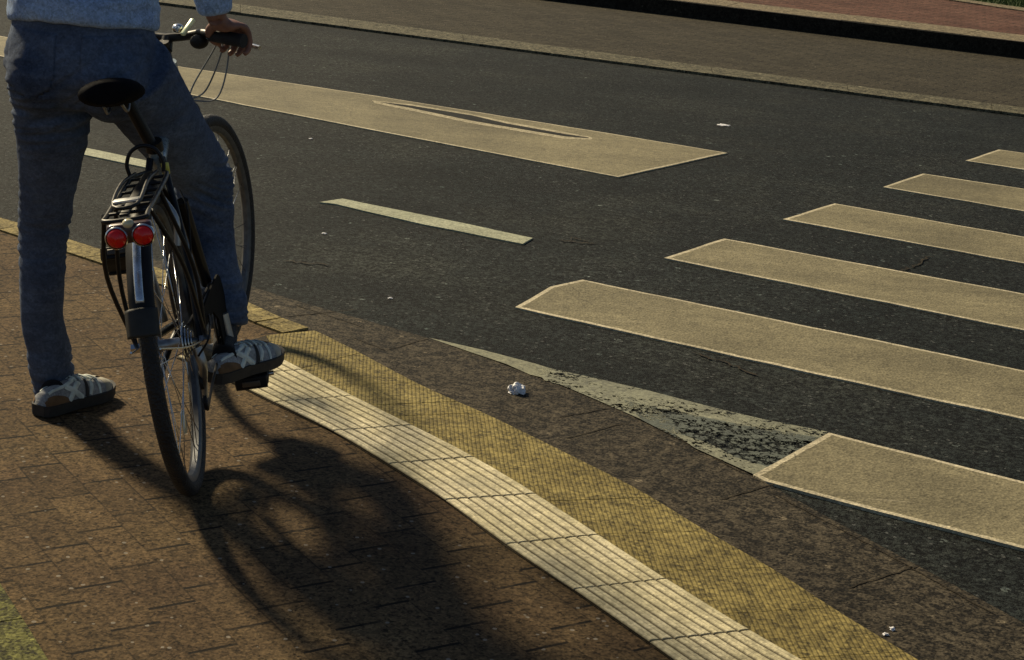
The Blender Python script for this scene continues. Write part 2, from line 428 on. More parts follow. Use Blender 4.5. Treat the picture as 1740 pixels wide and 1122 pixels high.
# ------------------------------------------------------------ painted markings
def uvdist(me, poly, inside_all=True):
    uv = me.uv_layers.new(name='UVMap')
    n = len(poly)
    def dist(p):
        best = 9
        for i in range(n):
            a, b = poly[i], poly[(i+1) % n]; d = b-a; t = max(0, min(1, (p-a).dot(d)/d.length_squared)); best = min(best, (p-a-d*t).length)
        return best
    for l in me.loops: uv.data[l.index].uv = (dist(me.vertices[l.vertex_index].co.xy), 0)
def wobble(pts, step=.12, amp=.004):
    out = []
    for i, a in enumerate(pts):
        b = pts[(i+1) % len(pts)]; d = b-a; n = max(1, int(d.length/step)); nn = V((-d.y, d.x)).normalized()
        for k in range(n):
            p = a+d*(k/n); q = noise.noise(V((p.x*6, p.y*6, 1)))*amp*2
            out.append(p+nn*(q if k else 0))
    return out
def marking(name, px, z, mat, label, cat='road marking', group=None, amp=.004, inset=.022):
    pts = wobble([G(x, y).xy for x, y in px], amp=amp)
    n = len(pts); cen = sum(pts, V((0, 0)))/n
    area = sum(pts[i].cross(pts[(i+1) % n]) for i in range(n)) if hasattr(V((0, 0)), 'cross') else 1
    sg = 1 if area > 0 else -1
    ins = []
    for i in range(n):
        a, b, c = pts[i-1], pts[i], pts[(i+1) % n]
        d1 = (b-a).normalized(); d2 = (c-b).normalized(); n1 = V((-d1.y, d1.x))*sg; n2 = V((-d2.y, d2.x))*sg
        bi = (n1+n2); bi = bi/(max(.35, bi.length_squared/2)); ins.append(b+bi*inset)
    bm = bmesh.new()
    vo = [bm.verts.new((p.x, p.y, z)) for p in pts]; vi = [bm.verts.new((p.x, p.y, z+.0008)) for p in ins]
    ve = [bm.verts.new((p.x, p.y, -.002)) for p in pts]
    uvl = bm.loops.layers.uv.new('UVMap')
    def face(vs, us):
        f = bm.faces.new(vs)
        for l, u in zip(f.loops, us): l[uvl].uv = (u, 0)
    for i in range(n):
        j = (i+1) % n
        face((vo[i], vo[j], vi[j], vi[i]), (0, 0, inset, inset))
        face((ve[i], ve[j], vo[j], vo[i]), (0, 0, 0, 0))
    for t in tessellate_polygon([[V((p.x, p.y, 0)) for p in ins]]): face([vi[k] for k in t], [inset]*3)
    o = mesh_obj(name, bm, mat, smooth=False)
    return tag(o, label, cat, group)
gz = 'stripes of the crossing'
stripe = [
 ([(1697, 256), (1640, 275), (1740, 290), (2300, 374), (2420, 360)], 'farthest short pale crossing stripe at the right edge, nearest the far kerb'),
 ([(1568, 297), (1500, 320), (1740, 361), (2500, 491), (2600, 459), (1740, 323)], 'second pale crossing stripe from the far kerb, its left end pointed'),
 ([(1418, 348), (1330, 375), (1740, 450), (2600, 607), (2700, 572), (1740, 405)], 'third pale crossing stripe from the far kerb, middle one of five'),
 ([(1230, 408), (1128, 441), (1240, 464), (1740, 564), (2700, 756), (2800, 713), (1740, 502)], 'fourth pale crossing stripe from the far kerb, with scuffed flower-like mark'),
 ([(990, 478), (935, 490), (905, 508), (875, 525), (1250, 609), (1740, 716), (2800, 948), (2900, 870), (1740, 633)], 'long pale crossing stripe with a rounded left end, just right of road centre'),
]
for px, lab in stripe: marking('crossing_stripe', px, .006, M_paint, lab, group=gz)
marking('crossing_stripe', [(1408, 740), (1279, 812), (1300, 823), (1490, 874), (1740, 938), (2800, 1210), (2900, 1110), (1740, 824)], .0082, M_paint, 'wide pale crossing block nearest the pavement, cut slantwise at its left end', group=gz)
# broad stripe with a narrow unpainted slot
top = [(1236, 262)]; slot_lo = [(1000, 239), (960, 236), (900, 226), (800, 209), (700, 188), (637, 176)]; slot_up = [(637, 174), (700, 182), (800, 198), (860, 212), (960, 230), (1000, 236)]
marking('broad_stripe', [(1236, 262), (1050, 303), (700, 236), (330, 164), (0, 97), (-500, -2), (-420, 0), (0, 63), (311, 116), (640, 165), (1000, 223)], .006, M_paint,
        'broad pale stripe with a slot in it, ending slantwise in mid road', group='lane markings')
bm = bmesh.new(); sheet(bm, [tuple(G(*p).xy) for p in [(1006, 240), (960, 239), (900, 229), (800, 212), (700, 191), (637, 178), (632, 173), (700, 180), (800, 196), (860, 209), (960, 227), (1006, 236)]], .0076)
mesh_obj('paint_rim', bm, concrete('clean paint rim', (.42, .37, .25), .6, 8, dark=.85), bpy.data.objects['broad_stripe'], smooth=False)
slot_lo = [(x, y-1.5) for x, y in slot_lo]; slot_up = [(x, y+.5) for x, y in slot_up]
bm = bmesh.new(); sheet(bm, [tuple(G(*p).xy) for p in slot_lo+slot_up], .0084)
o = mesh_obj('unpainted_slot', bm, concrete('bare dark asphalt', (.012, .013, .011), 1.2, 6), bpy.data.objects['broad_stripe'], smooth=False)
marking('thin_line', [(905, 407), (888, 417), (720, 384), (570, 349), (543, 346), (582, 340), (740, 372)], .006, M_thin, 'thin greenish white dash lying alone in mid road', group='thin dashes', amp=.006, inset=.010)
marking('thin_line', [(262, 278), (262, 290), (200, 277), (133, 263), (60, 246), (60, 234), (133, 251), (215, 268)], .006, M_thin, 'thin pale dash seen between the standing legs', group='thin dashes', amp=.003, inset=.010)
# worn-out paint ahead of the near block
bm = bmesh.new()
Gs = lambda L: [tuple(G(*p).xy) for p in L]
sheet(bm, Gs([(728, 577), (820, 598), (908, 621), (940, 631), (925, 646), (900, 640), (860, 622), (800, 602)]), .0062, 0)
sheet(bm, Gs([(900, 622), (1010, 646), (1100, 667), (1215, 697), (1300, 717), (1408, 738), (1385, 752), (1270, 730), (1180, 712), (1090, 692), (1010, 674), (925, 650)]), .0066, 1)
sheet(bm, Gs([(930, 648), (1010, 668), (1100, 690), (1125, 706), (1170, 755), (1090, 717), (1010, 682)]), .0070, 1)
sheet(bm, Gs([(1060, 684), (1180, 710), (1270, 728), (1392, 748), (1340, 780), (1285, 812), (1180, 764), (1090, 718)]), .0074, 2)
sheet(bm, Gs([(1140, 738), (1205, 758), (1250, 782), (1310, 800), (1285, 813), (1180, 766)]), .0078, 1)
tag(mesh_obj('worn_marking', bm, smooth=False, mats=[worn('old paint', .30, (.27, .265, .165)), worn('chipped paint', .455, (.25, .25, .165)), worn('nearly gone paint', .505, (.105, .118, .088))]),
    'worn tapering wedge of greenish paint running up to the near crossing block', 'road marking', 'lane markings')

# ------------------------------------------------------------ tactile strips
J = [((300, 607), (471, 607)), ((375, 640), (512, 628)), ((467, 686), (600, 675)), ((567, 734), (702, 725)), ((661, 791), (807, 778)), ((756, 850), (912, 841)), ((860, 928), (1019, 911)),
     ((974, 1003), (1132, 985)), ((1103, 1093), (1276, 1074)), ((1240, 1190), (1440, 1165)), ((1400, 1300), (1640, 1270)), ((1620, 1450), (1900, 1410))]
M_rib = Mat('pale ribbed tile', .7, spec=.25)
_b = M_rib.ramp(M_rib.noise(3.2, 6, .7), [(.28, (.38, .34, .20)), (.48, (.62, .55, .34)), (.68, (.85, .76, .52))])
_uv = M_rib.n('UVMap'); _sx = M_rib.n('SeparateXYZ'); M_rib.link(_uv.outputs[0], _sx.inputs[0])
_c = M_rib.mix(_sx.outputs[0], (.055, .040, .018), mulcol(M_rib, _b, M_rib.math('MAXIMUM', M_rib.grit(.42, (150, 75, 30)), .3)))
_st = M_rib.math('MULTIPLY_ADD', M_rib.noise(4, 5, .7), 6, -3.5, clamp=True)
_c = M_rib.mix(M_rib.math('MULTIPLY', _st, .45), _c, (.26, .25, .19))
M_rib.base(_c).bump(M_rib.voro(140), .0012, .6); M_rib = M_rib.m
NC = 12
WI = [V(p) for p in catmull([list(G(*j[0], ZP)) for j in J], NC)]; WO = [V(p) for p in catmull([list(G(*j[1], ZP)) for j in J], NC)]
def smooth_line(L, n=40):
    for _ in range(n): L = [L[0]]+[(L[i-1]+L[i]*2+L[i+1])/4 for i in range(1, len(L)-1)]+[L[-1]]
    return L
WI, WO = smooth_line(WI), smooth_line(WO)
def on(L, t):
    t = max(0, min(len(L)-1.001, t)); i = int(t); return L[i].lerp(L[i+1], t-i)
bm = bmesh.new(); uvl = bm.loops.layers.uv.new('UVMap')
def bil(t, u, v): return on(WI, (t+v)*NC).lerp(on(WO, (t+v)*NC), u)
for t in range(len(J)-1):
    a, b = J[t], J[t+1]
    q = t
    nr = 8; prof = []
    dz = random.uniform(-.0008, .0008)
    for r in range(nr):
        u0 = (r+.0)/nr; wd = 1/nr
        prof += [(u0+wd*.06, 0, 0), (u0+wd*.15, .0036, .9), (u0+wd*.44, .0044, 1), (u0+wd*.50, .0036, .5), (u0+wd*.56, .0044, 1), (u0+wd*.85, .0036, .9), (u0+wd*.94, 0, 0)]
    vs_ = [(.002, 0), (.014, 1), (.17, 1), (.33, 1), (.5, 1), (.67, 1), (.83, 1), (.986, 1), (.998, 0)]
    grid = []
    for v, k in vs_:
        row = []
        for u, h, w1 in prof:
            p = bil(q, u, v); wob = noise.noise(p*25)*.0005
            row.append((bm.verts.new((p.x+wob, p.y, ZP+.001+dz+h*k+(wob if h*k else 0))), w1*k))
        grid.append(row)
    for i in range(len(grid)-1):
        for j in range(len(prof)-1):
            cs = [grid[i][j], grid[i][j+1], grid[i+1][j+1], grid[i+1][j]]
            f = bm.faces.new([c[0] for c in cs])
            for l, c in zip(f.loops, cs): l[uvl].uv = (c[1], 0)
o = autosmooth(mesh_obj('ribbed_paving_strip', bm, M_rib), 9)
tag(o, 'pale cream ribbed guidance paving curving along the pavement', 'tactile paving')

# yellow strip: tiles with small raised bars
YJ0 = [((452, 570), (536, 562)), ((530, 622), (612, 600)), ((598, 655), (708, 650)), ((645, 688), (772, 684)), ((692, 707), (817, 702)), ((774, 750), (900, 749)), ((857, 797), (1006, 794)), ((946, 851), (1100, 847)), ((1036, 907), (1197, 903)),
      ((1142, 971), (1312, 964)), ((1248, 1042), (1413, 1033)), ((1349, 1118), (1540, 1108)), ((1470, 1205), (1670, 1190)), ((1640, 1310), (1900, 1300)), ((1900, 1470), (2200, 1450))]
def to_white(j):
    (ax_, ay_), (bx_, by_) = j; pl = [x[1] for x in J]
    for k in range(0, 400):
        t = -.35+k*.0035; x = ax_+(bx_-ax_)*t; y = ay_+(by_-ay_)*t
        for p, q in zip(pl, pl[1:]):
            if p[0] <= x <= q[0] and y < p[1]+(q[1]-p[1])*(x-p[0])/(q[0]-p[0])-.5: return ((x, y), j[1])
    return j
YJ = [to_white(j) for j in YJ0]
ydir = gv((1100, 930), (1111, 961)); yang = math.atan2(ydir.y, ydir.x)
m = Mat('yellow tactile tile', .8, spec=.2)
_s = m.n('SeparateXYZ'); m.link(m.mapping(-yang, co=distort(m, .004, 20)), _s.inputs[0])
across = m.math('FRACT', m.math('DIVIDE', _s.outputs[1], .0105)); along = m.math('FRACT', m.math('DIVIDE', _s.outputs[0], .021))
ha_ = m.math('MULTIPLY', m.math('ABSOLUTE', m.math('SUBTRACT', across, .5)), 2); hb_ = m.math('MULTIPLY', m.math('ABSOLUTE', m.math('SUBTRACT', along, .5)), 2)
ridge = m.math('MULTIPLY', m.ramp(ha_, [(.45, 1), (.85, 0)]), m.ramp(hb_, [(.75, 1), (.97, .88)]))
bb = m.ramp(m.noise(3, 6, .7), [(.28, (.145, .112, .034)), (.5, (.215, .168, .054)), (.72, (.31, .25, .090))])
bb = mulcol(m, bb, m.math('MAXIMUM', m.grit(.9, (150, 80, 30)), .3))
m.base(m.mix(ridge, mulcol(m, bb, .66), bb)).bump(m.math('ADD', ridge, m.math('MULTIPLY', m.voro(150), .3)), .0015, .6)
M_yel = m.m
def dense(L, n=10): return [L[i].lerp(L[i+1], k/n) for i in range(len(L)-1) for k in range(n)]+[L[-1]]
KD = dense(smooth_line(K, 3)); WD = dense(WO, 4)
bm = bmesh.new()
for t in range(len(YJ)-1):
    a, b = YJ[t], YJ[t+1]
    q = [G(*a[0], ZP), G(*a[1], ZP), G(*b[1], ZP), G(*b[0], ZP)]
    g = .0015+random.random()*.0015; d = (q[3]-q[0]).normalized()*g
    def near(L, p): return min(range(len(L)), key=lambda i: (L[i]-p).length)
    if t == 0: q[0] = G(452, 570, ZP); q[1] = G(534, 562, ZP)
    oi, oj = near(KD, q[1]), near(KD, q[2]); ii, ij = near(WD, q[0]), near(WD, q[3])
    outer = KD[oi:oj+1] if oj > oi+1 else [q[1], q[2]]; innr = WD[ii:ij+1] if ij > ii+1 else [q[0], q[3]]
    outer = [p.copy() for p in outer]; innr = [p.copy() for p in innr]
    if t == 0: innr = [q[0]+d]+innr[-1:]; innr = [q[0]+d, G(476, 609, ZP), WD[ij].copy()]
    outer[0] += d; innr[0] += d
    prism(bm, [(p.x, p.y) for p in outer]+[(p.x, p.y) for p in reversed(innr)], ZP-.02, ZP+.0014+random.uniform(-.0006, .0006))
tag(mesh_obj('yellow_paving_strip', bm, M_yel, smooth=False), 'dull yellow studded warning paving between the cream ribs and gutter', 'tactile paving')
bm = bmesh.new()
for t in range(len(YJ)-1):
    q = [G(*YJ[t][0], 0), G(*YJ[t][1], 0), G(*YJ[t+1][1], 0), G(*YJ[t+1][0], 0)]
    pass
prism(bm, [(G(*j[0], ZP).x, G(*j[0], ZP).y) for j in J]+[(G(*j[1], ZP).x, G(*j[1], ZP).y) for j in reversed(YJ)]+[(G(460, 568, ZP).x, G(460, 568, ZP).y)], ZP-.02, ZP-.0015)
tag(mesh_obj('paving_bed', bm, M_dirt, smooth=False), kind='structure')

# planting-bed edging at the lower left corner
M_edge = concrete('mossy concrete', (.10, .098, .026), 1.6, 4)
bm = bmesh.new()
ed = [G(-70, 880, .105), G(-4, 985, .105), G(38, 1050, .105), G(84, 1125, .105), G(150, 1240, .105)]
for a, b in zip(ed, ed[1:]):
    d = (b-a).normalized(); nn = V((d.y, -d.x, 0))
    prism(bm, [(v.x, v.y) for v in (a+d*.004, b, b+nn*.32, a+d*.004+nn*.32)], 0, .105)
o = mesh_obj('concrete_edging', bm, M_edge, smooth=False)
tag(o, 'mossy yellowish concrete edging at the lower left corner', 'edging')

# ------------------------------------------------------------ bicycle
BR = G(334, 827, ZP-.004); BH, BL = radians(-6), radians(10.8)
Fv = V((sin(BH), cos(BH), 0)); rv = V((cos(BH), -sin(BH), 0)); Uv = V((0, 0, 1))*cos(BL)-rv*sin(BL); Rv = rv*cos(BL)+V((0, 0, 1))*sin(BL)
BM = Matrix(((Rv.x, Fv.x, Uv.x, BR.x), (Rv.y, Fv.y, Uv.y, BR.y), (Rv.z, Fv.z, Uv.z, BR.z+.002), (0, 0, 0, 1)))
bike = empty('bicycle'); bike.matrix_world = BM
tag(bike, 'silver blue touring bicycle leaning left with twin red rear lamps and black rack', 'bicycle')
M_frame = simple('silver blue paint', (.34, .42, .46), .28, .35, coat=.6, var=.12)
M_blk = simple('black plastic', (.007, .007, .008), .55, spec=.3)
M_blkm = simple('black metal', (.009, .009, .010), .42, .0, spec=.35)
M_rub = simple('tyre rubber', (.016, .016, .017), .75)
M_chr = simple('chrome', (.62, .64, .66), .22, 1, var=.08)
M_alu = simple('dull aluminium', (.38, .39, .40), .42, 1, var=.15)
M_red_l = simple('red lens', (.85, .004, .004), .3, 0, .4, coat=.5); 
M_amb = simple('pale lens', (.75, .68, .42), .2, 0, .6, coat=.8)
M_ref = simple('yellow reflector', (.85, .75, .12), .3, coat=.5)
M_strip = simple('polished fender strip', (.62, .70, .80), .25, .7)
M_flap = simple('smoky mudflap', (.018, .019, .018), .6)
HUB = V((0, 0, .345)); BB = V((0, .44, .28)); SC = V((0, .27, .75))
st = V((0, -sin(radians(20)), cos(radians(20)))); fo = V((0, cos(radians(20)), sin(radians(20))))
AX0 = V((0, 1.025, .345))-fo*.045
hA, hB = AX0+st*.44, AX0+st*.565

def T(name, segs, mat, parent=bike, seg=12, M=None):
    bm = bmesh.new()
    for s in segs:
        pts, r = s[0], s[1]; sub = s[2] if len(s) > 2 else 1; side = s[3] if len(s) > 3 else None
        tube(bm, [V(p) for p in pts], r, seg, sub, side)
    if M: bm.transform(M)
    return autosmooth(mesh_obj(name, bm, mat, parent), 50)
# frame
ttS = SC+(BB-SC)*.10
T('seat_tube', [([BB-(SC-BB)*.04, SC-(SC-BB)*.28], .0195)], M_blkm, seg=18)
T('frame', [([SC-(SC-BB)*.30, SC], .0165), ([hA-st*.02, BB], .0215), ([hB-st*.03, ttS], .018), ([hA-st*.035, hB+st*.015], .0225)], M_frame, seg=18)
for s in (-1, 1):
    T('seat_stay', [([(s*.014, SC.y-.005, SC.z-.03), (s*.05, .12, .54), (s*.066, 0, .345)], .0085, 6)], M_blkm)
    T('chain_stay', [([(s*.028, .42, .283), (s*.055, .2, .315), (s*.066, 0, .345)], .0095, 6)], M_blkm)
T('bottom_bracket', [([(-.04, .44, .28), (.04, .44, .28)], .022)], M_blkm)
# seat post, saddle
sp = (SC-BB).normalized()
T('seat_post', [([SC-sp*.02, SC+sp*.140+V((-.040, 0, 0))], .0140)], M_blkm)
T('seat_clamp', [([SC-sp*.012, SC+sp*.012], .021)], M_blkm)
bm = bmesh.new()
sadc = SC+sp*.158+V((-.052, -.02, 0))
ys = [-.135, -.128, -.10, -.06, -.02, .03, .08, .12, .135]; ws = [.028, .050, .070, .073, .060, .038, .026, .020, .010]; hs = [.018, .026, .030, .028, .024, .02, .018, .016, .01]
tube(bm, [sadc+V((0, y, (.012 if y < -.06 else 0)-.01*(y > .05))) for y in ys], [(a, b) for a, b in zip(ws, hs)], 24, 4, side=(1, 0, 0))
o = mesh_obj('saddle', bm, simple('black leather', (.006, .006, .008), .85, spec=.08), bike)
T('saddle_rail', [([sadc+V((s*.02, -.09, -.02)), sadc+V((s*.022, -.03, -.045)), sadc+V((s*.02, .06, -.02))], .0035, 5) for s in (-1, 1)], M_alu)
# wheels
M_rim = simple('grey rim', (.13, .135, .145), .5, .8)
def wheel(parent_m, name, c, M=None):
    R = .345
    M0 = (M or Matrix.Identity(4)) @ Matrix.Translation(c)
    bm = bmesh.new(); prof = []
    for k in range(16):
        a = 2*pi*k/16; prof.append((.327+.0185*cos(a), .0185*sin(a)))
    lathe(bm, prof, 96, close=True)
    bm2 = bmesh.new(); lathe(bm2, [(.314, -.011), (.318, -.013), (.318, -.0125), (.304, -.0115), (.298, -.006), (.298, .006), (.304, .0115), (.318, .0125), (.314, .011)], 96, close=True)
    w_ = mesh_obj(name, bm2, M_rim, bike); w_.matrix_local = M0; autosmooth(w_)
    mesh_obj('tyre', bm, M_rub_t, w_)
    bm = bmesh.new(); lathe(bm, [(.0, -.062), (.008, -.062), (.009, -.035), (.022, -.032), (.022, -.028), (.013, -.024), (.013, .024), (.022, .028), (.022, .032), (.009, .035), (.008, .062), (0, .062)], 24)
    mesh_obj('hub', bm, M_alu, w_)
    bm = bmesh.new(); tube(bm, [V((.028, .02, .004)), V((.002, .03, .300))], .0012, 5)
    sp_ = mesh_obj('spoke', bm, M_chr, w_)
    for k in range(1, 28):
        s = sp_.copy(); s.parent = w_; COL.objects.link(s)
        s.matrix_local = Matrix.Rotation(2*pi*k/28, 4, 'X') @ (Matrix.Scale(-1, 4, (1, 0, 0)) if k % 2 else Matrix.Identity(4)) @ (Matrix.Scale(-1, 4, (0, 1, 0)) if (k//2) % 2 else Matrix.Identity(4))
    return w_
mt = Mat('treaded rubber', .7)
mt.base(mt.ramp(mt.noise(30, 4), [(.3, (.012, .012, .013)), (.7, (.026, .026, .027))])); mt.bump(mt.voro(160), .003, 1); M_rub_t = mt.m
rw = wheel(None, 'rear_wheel', HUB)
# reflector on spokes and valve
bm = bmesh.new(); box(bm, (0, -.02, -.18), (.008, .03, .05), bevel=.003); mesh_obj('spoke_reflector', bm, M_amb, rw)
DL = radians(15)
SM = Matrix.Translation(AX0) @ Matrix.Rotation(-DL, 4, st) @ Matrix.Translation(-AX0)     # steering turn
fw = wheel(None, 'front_wheel', V((0, 1.025, .345)), SM)
# fenders
def fender(name, c, a0, a1, M=None, mat=None, wd=.027, R=.366):
    bm = bmesh.new()
    prof = [(R-.012, -wd), (R-.002, -wd*.85), (R+.006, -wd*.4), (R+.008, 0), (R+.006, wd*.4), (R-.002, wd*.85), (R-.012, wd), (R-.014, wd*.95), (R+.004, 0), (R-.014, -wd*.95)]
    lathe(bm, prof, 44, Matrix.Translation(c), True, a0, a1)
    if M: bm.transform(M)
    return autosmooth(mesh_obj(name, bm, mat or M_blk, bike), 50)
# angle measured from +Y toward +Z: 180 deg = rearmost point
fr = fender('rear_fender', HUB, radians(40), radians(158))
bm = bmesh.new(); lathe(bm, [(.3755, -.009), (.3785, -.006), (.3785, .006), (.3755, .009), (.372, .008), (.372, -.008)], 30, Matrix.Translation(HUB), True, radians(120), radians(150))
mesh_obj('fender_strip', bm, M_strip, fr)
bm = bmesh.new(); lathe(bm, [(.371, -.034), (.383, -.022), (.388, 0), (.383, .022), (.371, .034), (.368, .032), (.380, 0), (.368, -.032)], 10, Matrix.Translation(HUB), True, radians(152), radians(161))
mesh_obj('mudflap', bm, M_flap, fr)
if 0: ff = fender('front_fender', V((0, 1.025, .345)), radians(50), radians(200), SM)
# fork, stem, handlebar
for s in (-1, 1):
    T('fork_blade', [([hA-st*.05+V((s*.03, 0, 0)), AX0+st*.25+V((s*.045, 0, 0)), AX0+st*.10+fo*.004+V((s*.05, 0, 0)), AX0+fo*.045+V((s*.052, 0, 0))], [.013, .013, .011, .008], 6)], M_frame, M=SM)
T('fork_crown', [([hA-st*.05+V((-.045, 0, 0)), hA-st*.04, hA-st*.05+V((.045, 0, 0))], .015, 4)], M_frame, M=SM)
bc = AX0+st*.635+fo*.03
T('stem', [([hB, AX0+st*.64], .014), ([AX0+st*.615, bc+V((0, 0, 0))], [.018, .015])], M_blkm, M=SM)
gripc = {}
hb = T('handlebar', [([bc+V((s_*x, y, z)) for x, y, z in ((0, 0, 0), (.05, .005, .004), (.10, -.02, .014), (.14, -.05, .014), (.225, -.080, .004))], .0115, 6) for s_ in (-1, 1)], M_blkm, M=SM)
for s in (-1, 1):
    g1_, g2_ = bc+V((s*.135, -.050, .013)), bc+V((s*.232, -.082, .003))
    T('grip', [([g1_, g1_.lerp(g2_, .1), g1_.lerp(g2_, .5), g2_], [.0165, .0155, .017, .0175], 4)], M_rub, M=SM, seg=18)
    gripc[s] = (BM @ (SM @ g1_), BM @ (SM @ g2_), BM @ (SM @ g1_.lerp(g2_, .5)))
    # brake lever with its clamp, and shifter pod
    T('brake_lever', [([bc+V((s*.125, -.035, .012)), bc+V((s*.13, .010, .004)), bc+V((s*.17, .030, -.012)), bc+V((s*.225, .0, -.02)), bc+V((s*.25, -.012, -.024))], [.012, .009, .007, .006, .006], 6)], M_chr, M=SM)
    bm = bmesh.new(); blob(bm, bc+V((s*.095, -.026, -.006)), (.024, .026, .019)); bm.transform(SM)
    mesh_obj('shifter', bm, M_blk, bike)
# bell + display with bright faces on the right side of the bar
bm = bmesh.new(); blob(bm, bc+V((.035, -.012, .026)), (.015, .016, .012)); bm.transform(SM); mesh_obj('bell', bm, M_chr, bike)
bm = bmesh.new(); box(bm, bc+V((.065, -.02, .030)), (.013, .055, .010), Matrix.Rotation(radians(-25), 3, 'Z') @ Matrix.Rotation(radians(38), 3, 'X'), .003); bm.transform(SM)
mesh_obj('thumb_shifter', bm, simple('bright lime plastic', (.75, .85, .50), .3), bike)
# cables
cab = []
for s, k in ((1, 0), (1, 1), (-1, 0), (1, 2)):
    a = bc+V((s*(.12+.01*k), .0, .0))
    cab.append(([a, a+V((-s*.02, .09+.02*k, -.03-.01*k)), bc+V((s*.03*(1+k), .10, -.13-.02*k)), hA+V((s*.02, .02, .02))], .0024, 8))
T('brake_cable', cab, simple('grey cable sheath', (.16, .17, .18), .4), M=SM, seg=7)
# headlamp
bm = bmesh.new(); lathe(bm, [(0, 0), (.03, 0), (.034, .008), (.03, .045), (.012, .07), (0, .072)], 20, Matrix.Translation(hA+V((0, .085, -.02))) @ Matrix.Rotation(radians(-90), 4, 'Z')); bm.transform(SM)
mesh_obj('headlamp', bm, M_blk, bike)
# rack
zR = .712
rk = T('rack', [([(-.036, .11, zR), (-.040, .03, zR), (-.040, -.28, zR), (-.034, -.345, zR), (.040, -.345, zR), (.044, -.28, zR), (.044, .03, zR), (.040, .11, zR)], .0055, 4),
               ([(-.036, .11, zR), (-.02, .20, zR-.01), (-.016, .26, zR-.02)], .005, 4), ([(.040, .11, zR), (.02, .20, zR-.01), (.016, .26, zR-.02)], .005, 4)], M_blkm)
for k, y in enumerate((.07, 0, -.07, -.14, -.21, -.28)):
    bm = bmesh.new(); box(bm, (0, y, zR+.001), (.082, .012, .006), bevel=.002); mesh_obj('slat', bm, M_blkm, rk)
bm = bmesh.new(); box(bm, (0, -.12, zR+.006), (.018, .42, .006), bevel=.002); mesh_obj('centre_rail', bm, M_blkm, rk)
T('spring_clamp', [([(-.038, .08, zR+.01), (-.040, .08, zR+.035), (-.027, .08, zR+.062), (0, .08, zR+.073), (.027, .08, zR+.062), (.040, .08, zR+.035), (.038, .08, zR+.01)], .0045, 5),
                   ([(-.024, .07, zR+.014), (-.028, -.12, zR+.03), (-.024, -.29, zR+.018), (.024, -.29, zR+.018), (.028, -.12, zR+.03), (.024, .07, zR+.014)], .0042, 4)], M_blkm, rk)
bm = bmesh.new(); box(bm, (0, -.26, zR+.022), (.056, .030, .006), bevel=.003); mesh_obj('clamp_plate', bm, M_alu, rk)
for s in (-1, 1):
    T('rack_stay', [([(s*.048, -.28, zR), (s*.082, -.18, .56), (s*.078, 0, .352)], .005, 5), ([(s*.048, -.10, zR), (s*.082, -.03, .52), (s*.078, 0, .352)], .005, 5)], M_blkm)
    T('fender_stay', [([(s*.03, -.36, .44), (s*.06, -.2, .39), (s*.074, 0, .345)], .0022, 4)], M_chr)
# rear lamp
rl = bpy.data.objects.new('rear_lamp', None)
bm = bmesh.new()
box(bm, (.013, -.365, zR-.022), (.092, .034, .042), bevel=.012)
rl = mesh_obj('rear_lamp', bm, simple('dark red housing', (.045, .008, .010), .35, coat=.5), bike)
for s in (-1, 1):
    bm = bmesh.new()
    lathe(bm, [(0, .012), (.011, .010), (.018, .005), (.0210, -.004), (.0210, -.015)], 28, Matrix.Translation((.013+s*.0265, -.382, zR-.028)) @ Matrix.Rotation(radians(-90), 4, 'Z'))
    mesh_obj('red_lens', bm, M_red_l, rl)
    bm = bmesh.new(); lathe(bm, [(.0210, -.016), (.0235, -.014), (.0235, .000), (.0210, .002)], 28, Matrix.Translation((.013+s*.0265, -.382, zR-.028)) @ Matrix.Rotation(radians(-90), 4, 'Z'))
    mesh_obj('lens_ring', bm, M_chr, rl)
bm = bmesh.new(); blob(bm, (.013, -.375, zR-.002), (.012, .012, .010)); mesh_obj('lamp_top', bm, M_amb, rl)
# seat reflector, drivetrain, pedals
bm = bmesh.new(); box(bm, (.022, .235, .70), (.018, .008, .028), bevel=.003); mesh_obj('seat_reflector', bm, M_ref, bike)
T('pump', [([(.035, .33, .60), (.045, .45, .36)], .014)], M_blkm)
def disc(bm, c, r, th, hole=0, seg=40):
    lathe(bm, [(hole, -th/2), (r, -th/2), (r, th/2), (hole, th/2)], seg, Matrix.Translation(c), True)
bm = bmesh.new(); disc(bm, (.058, .44, .28), .086, .004, .06); 
for k in range(5):
    a = 2*pi*k/5; tube(bm, [V((.058, .44, .28)), V((.058, .44+.07*cos(a), .28+.07*sin(a)))], .007, 8)
mesh_obj('chainring', bm, M_alu, bike)
bm = bmesh.new()
pf = lambda yy, zz: bm.verts.new
path = [(.44+.10*cos(a), .28+.10*sin(a)) for a in [radians(x) for x in range(-75, 91, 11)]]+[(.25, .392), (.05, .396), (.02, .392), (.005, .375), (.02, .358), (.25, .340), (.33, .30), (.36, .22), (.40, .19)]
hi = [bm.verts.new((.074, y, z)) for y, z in path]; lo_ = [bm.verts.new((.069, y, z)) for y, z in path]
for t in tessellate_polygon([[V((y, z, 0)) for y, z in path]]): bm.faces.new([hi[i] for i in t]); bm.faces.new([lo_[i] for i in t])
for i in range(len(path)): bm.faces.new((hi[i], hi[(i+1) % len(path)], lo_[(i+1) % len(path)], lo_[i]))
autosmooth(mesh_obj('chain_guard', bm, simple('matt black guard', (.005, .005, .005), .9, spec=.1), bike), 30)
bm = bmesh.new()
for r_, x_ in ((.045, .030), (.038, .036), (.031, .042), (.025, .048)): disc(bm, (x_, 0, .345), r_, .0025, .01, 30)
mesh_obj('cassette', bm, M_chr, bike)
T('derailleur', [([(.055, -.005, .33), (.062, -.01, .29), (.055, .02, .24), (.05, .03, .20)], [.012, .011, .008, .007], 5)], M_alu)
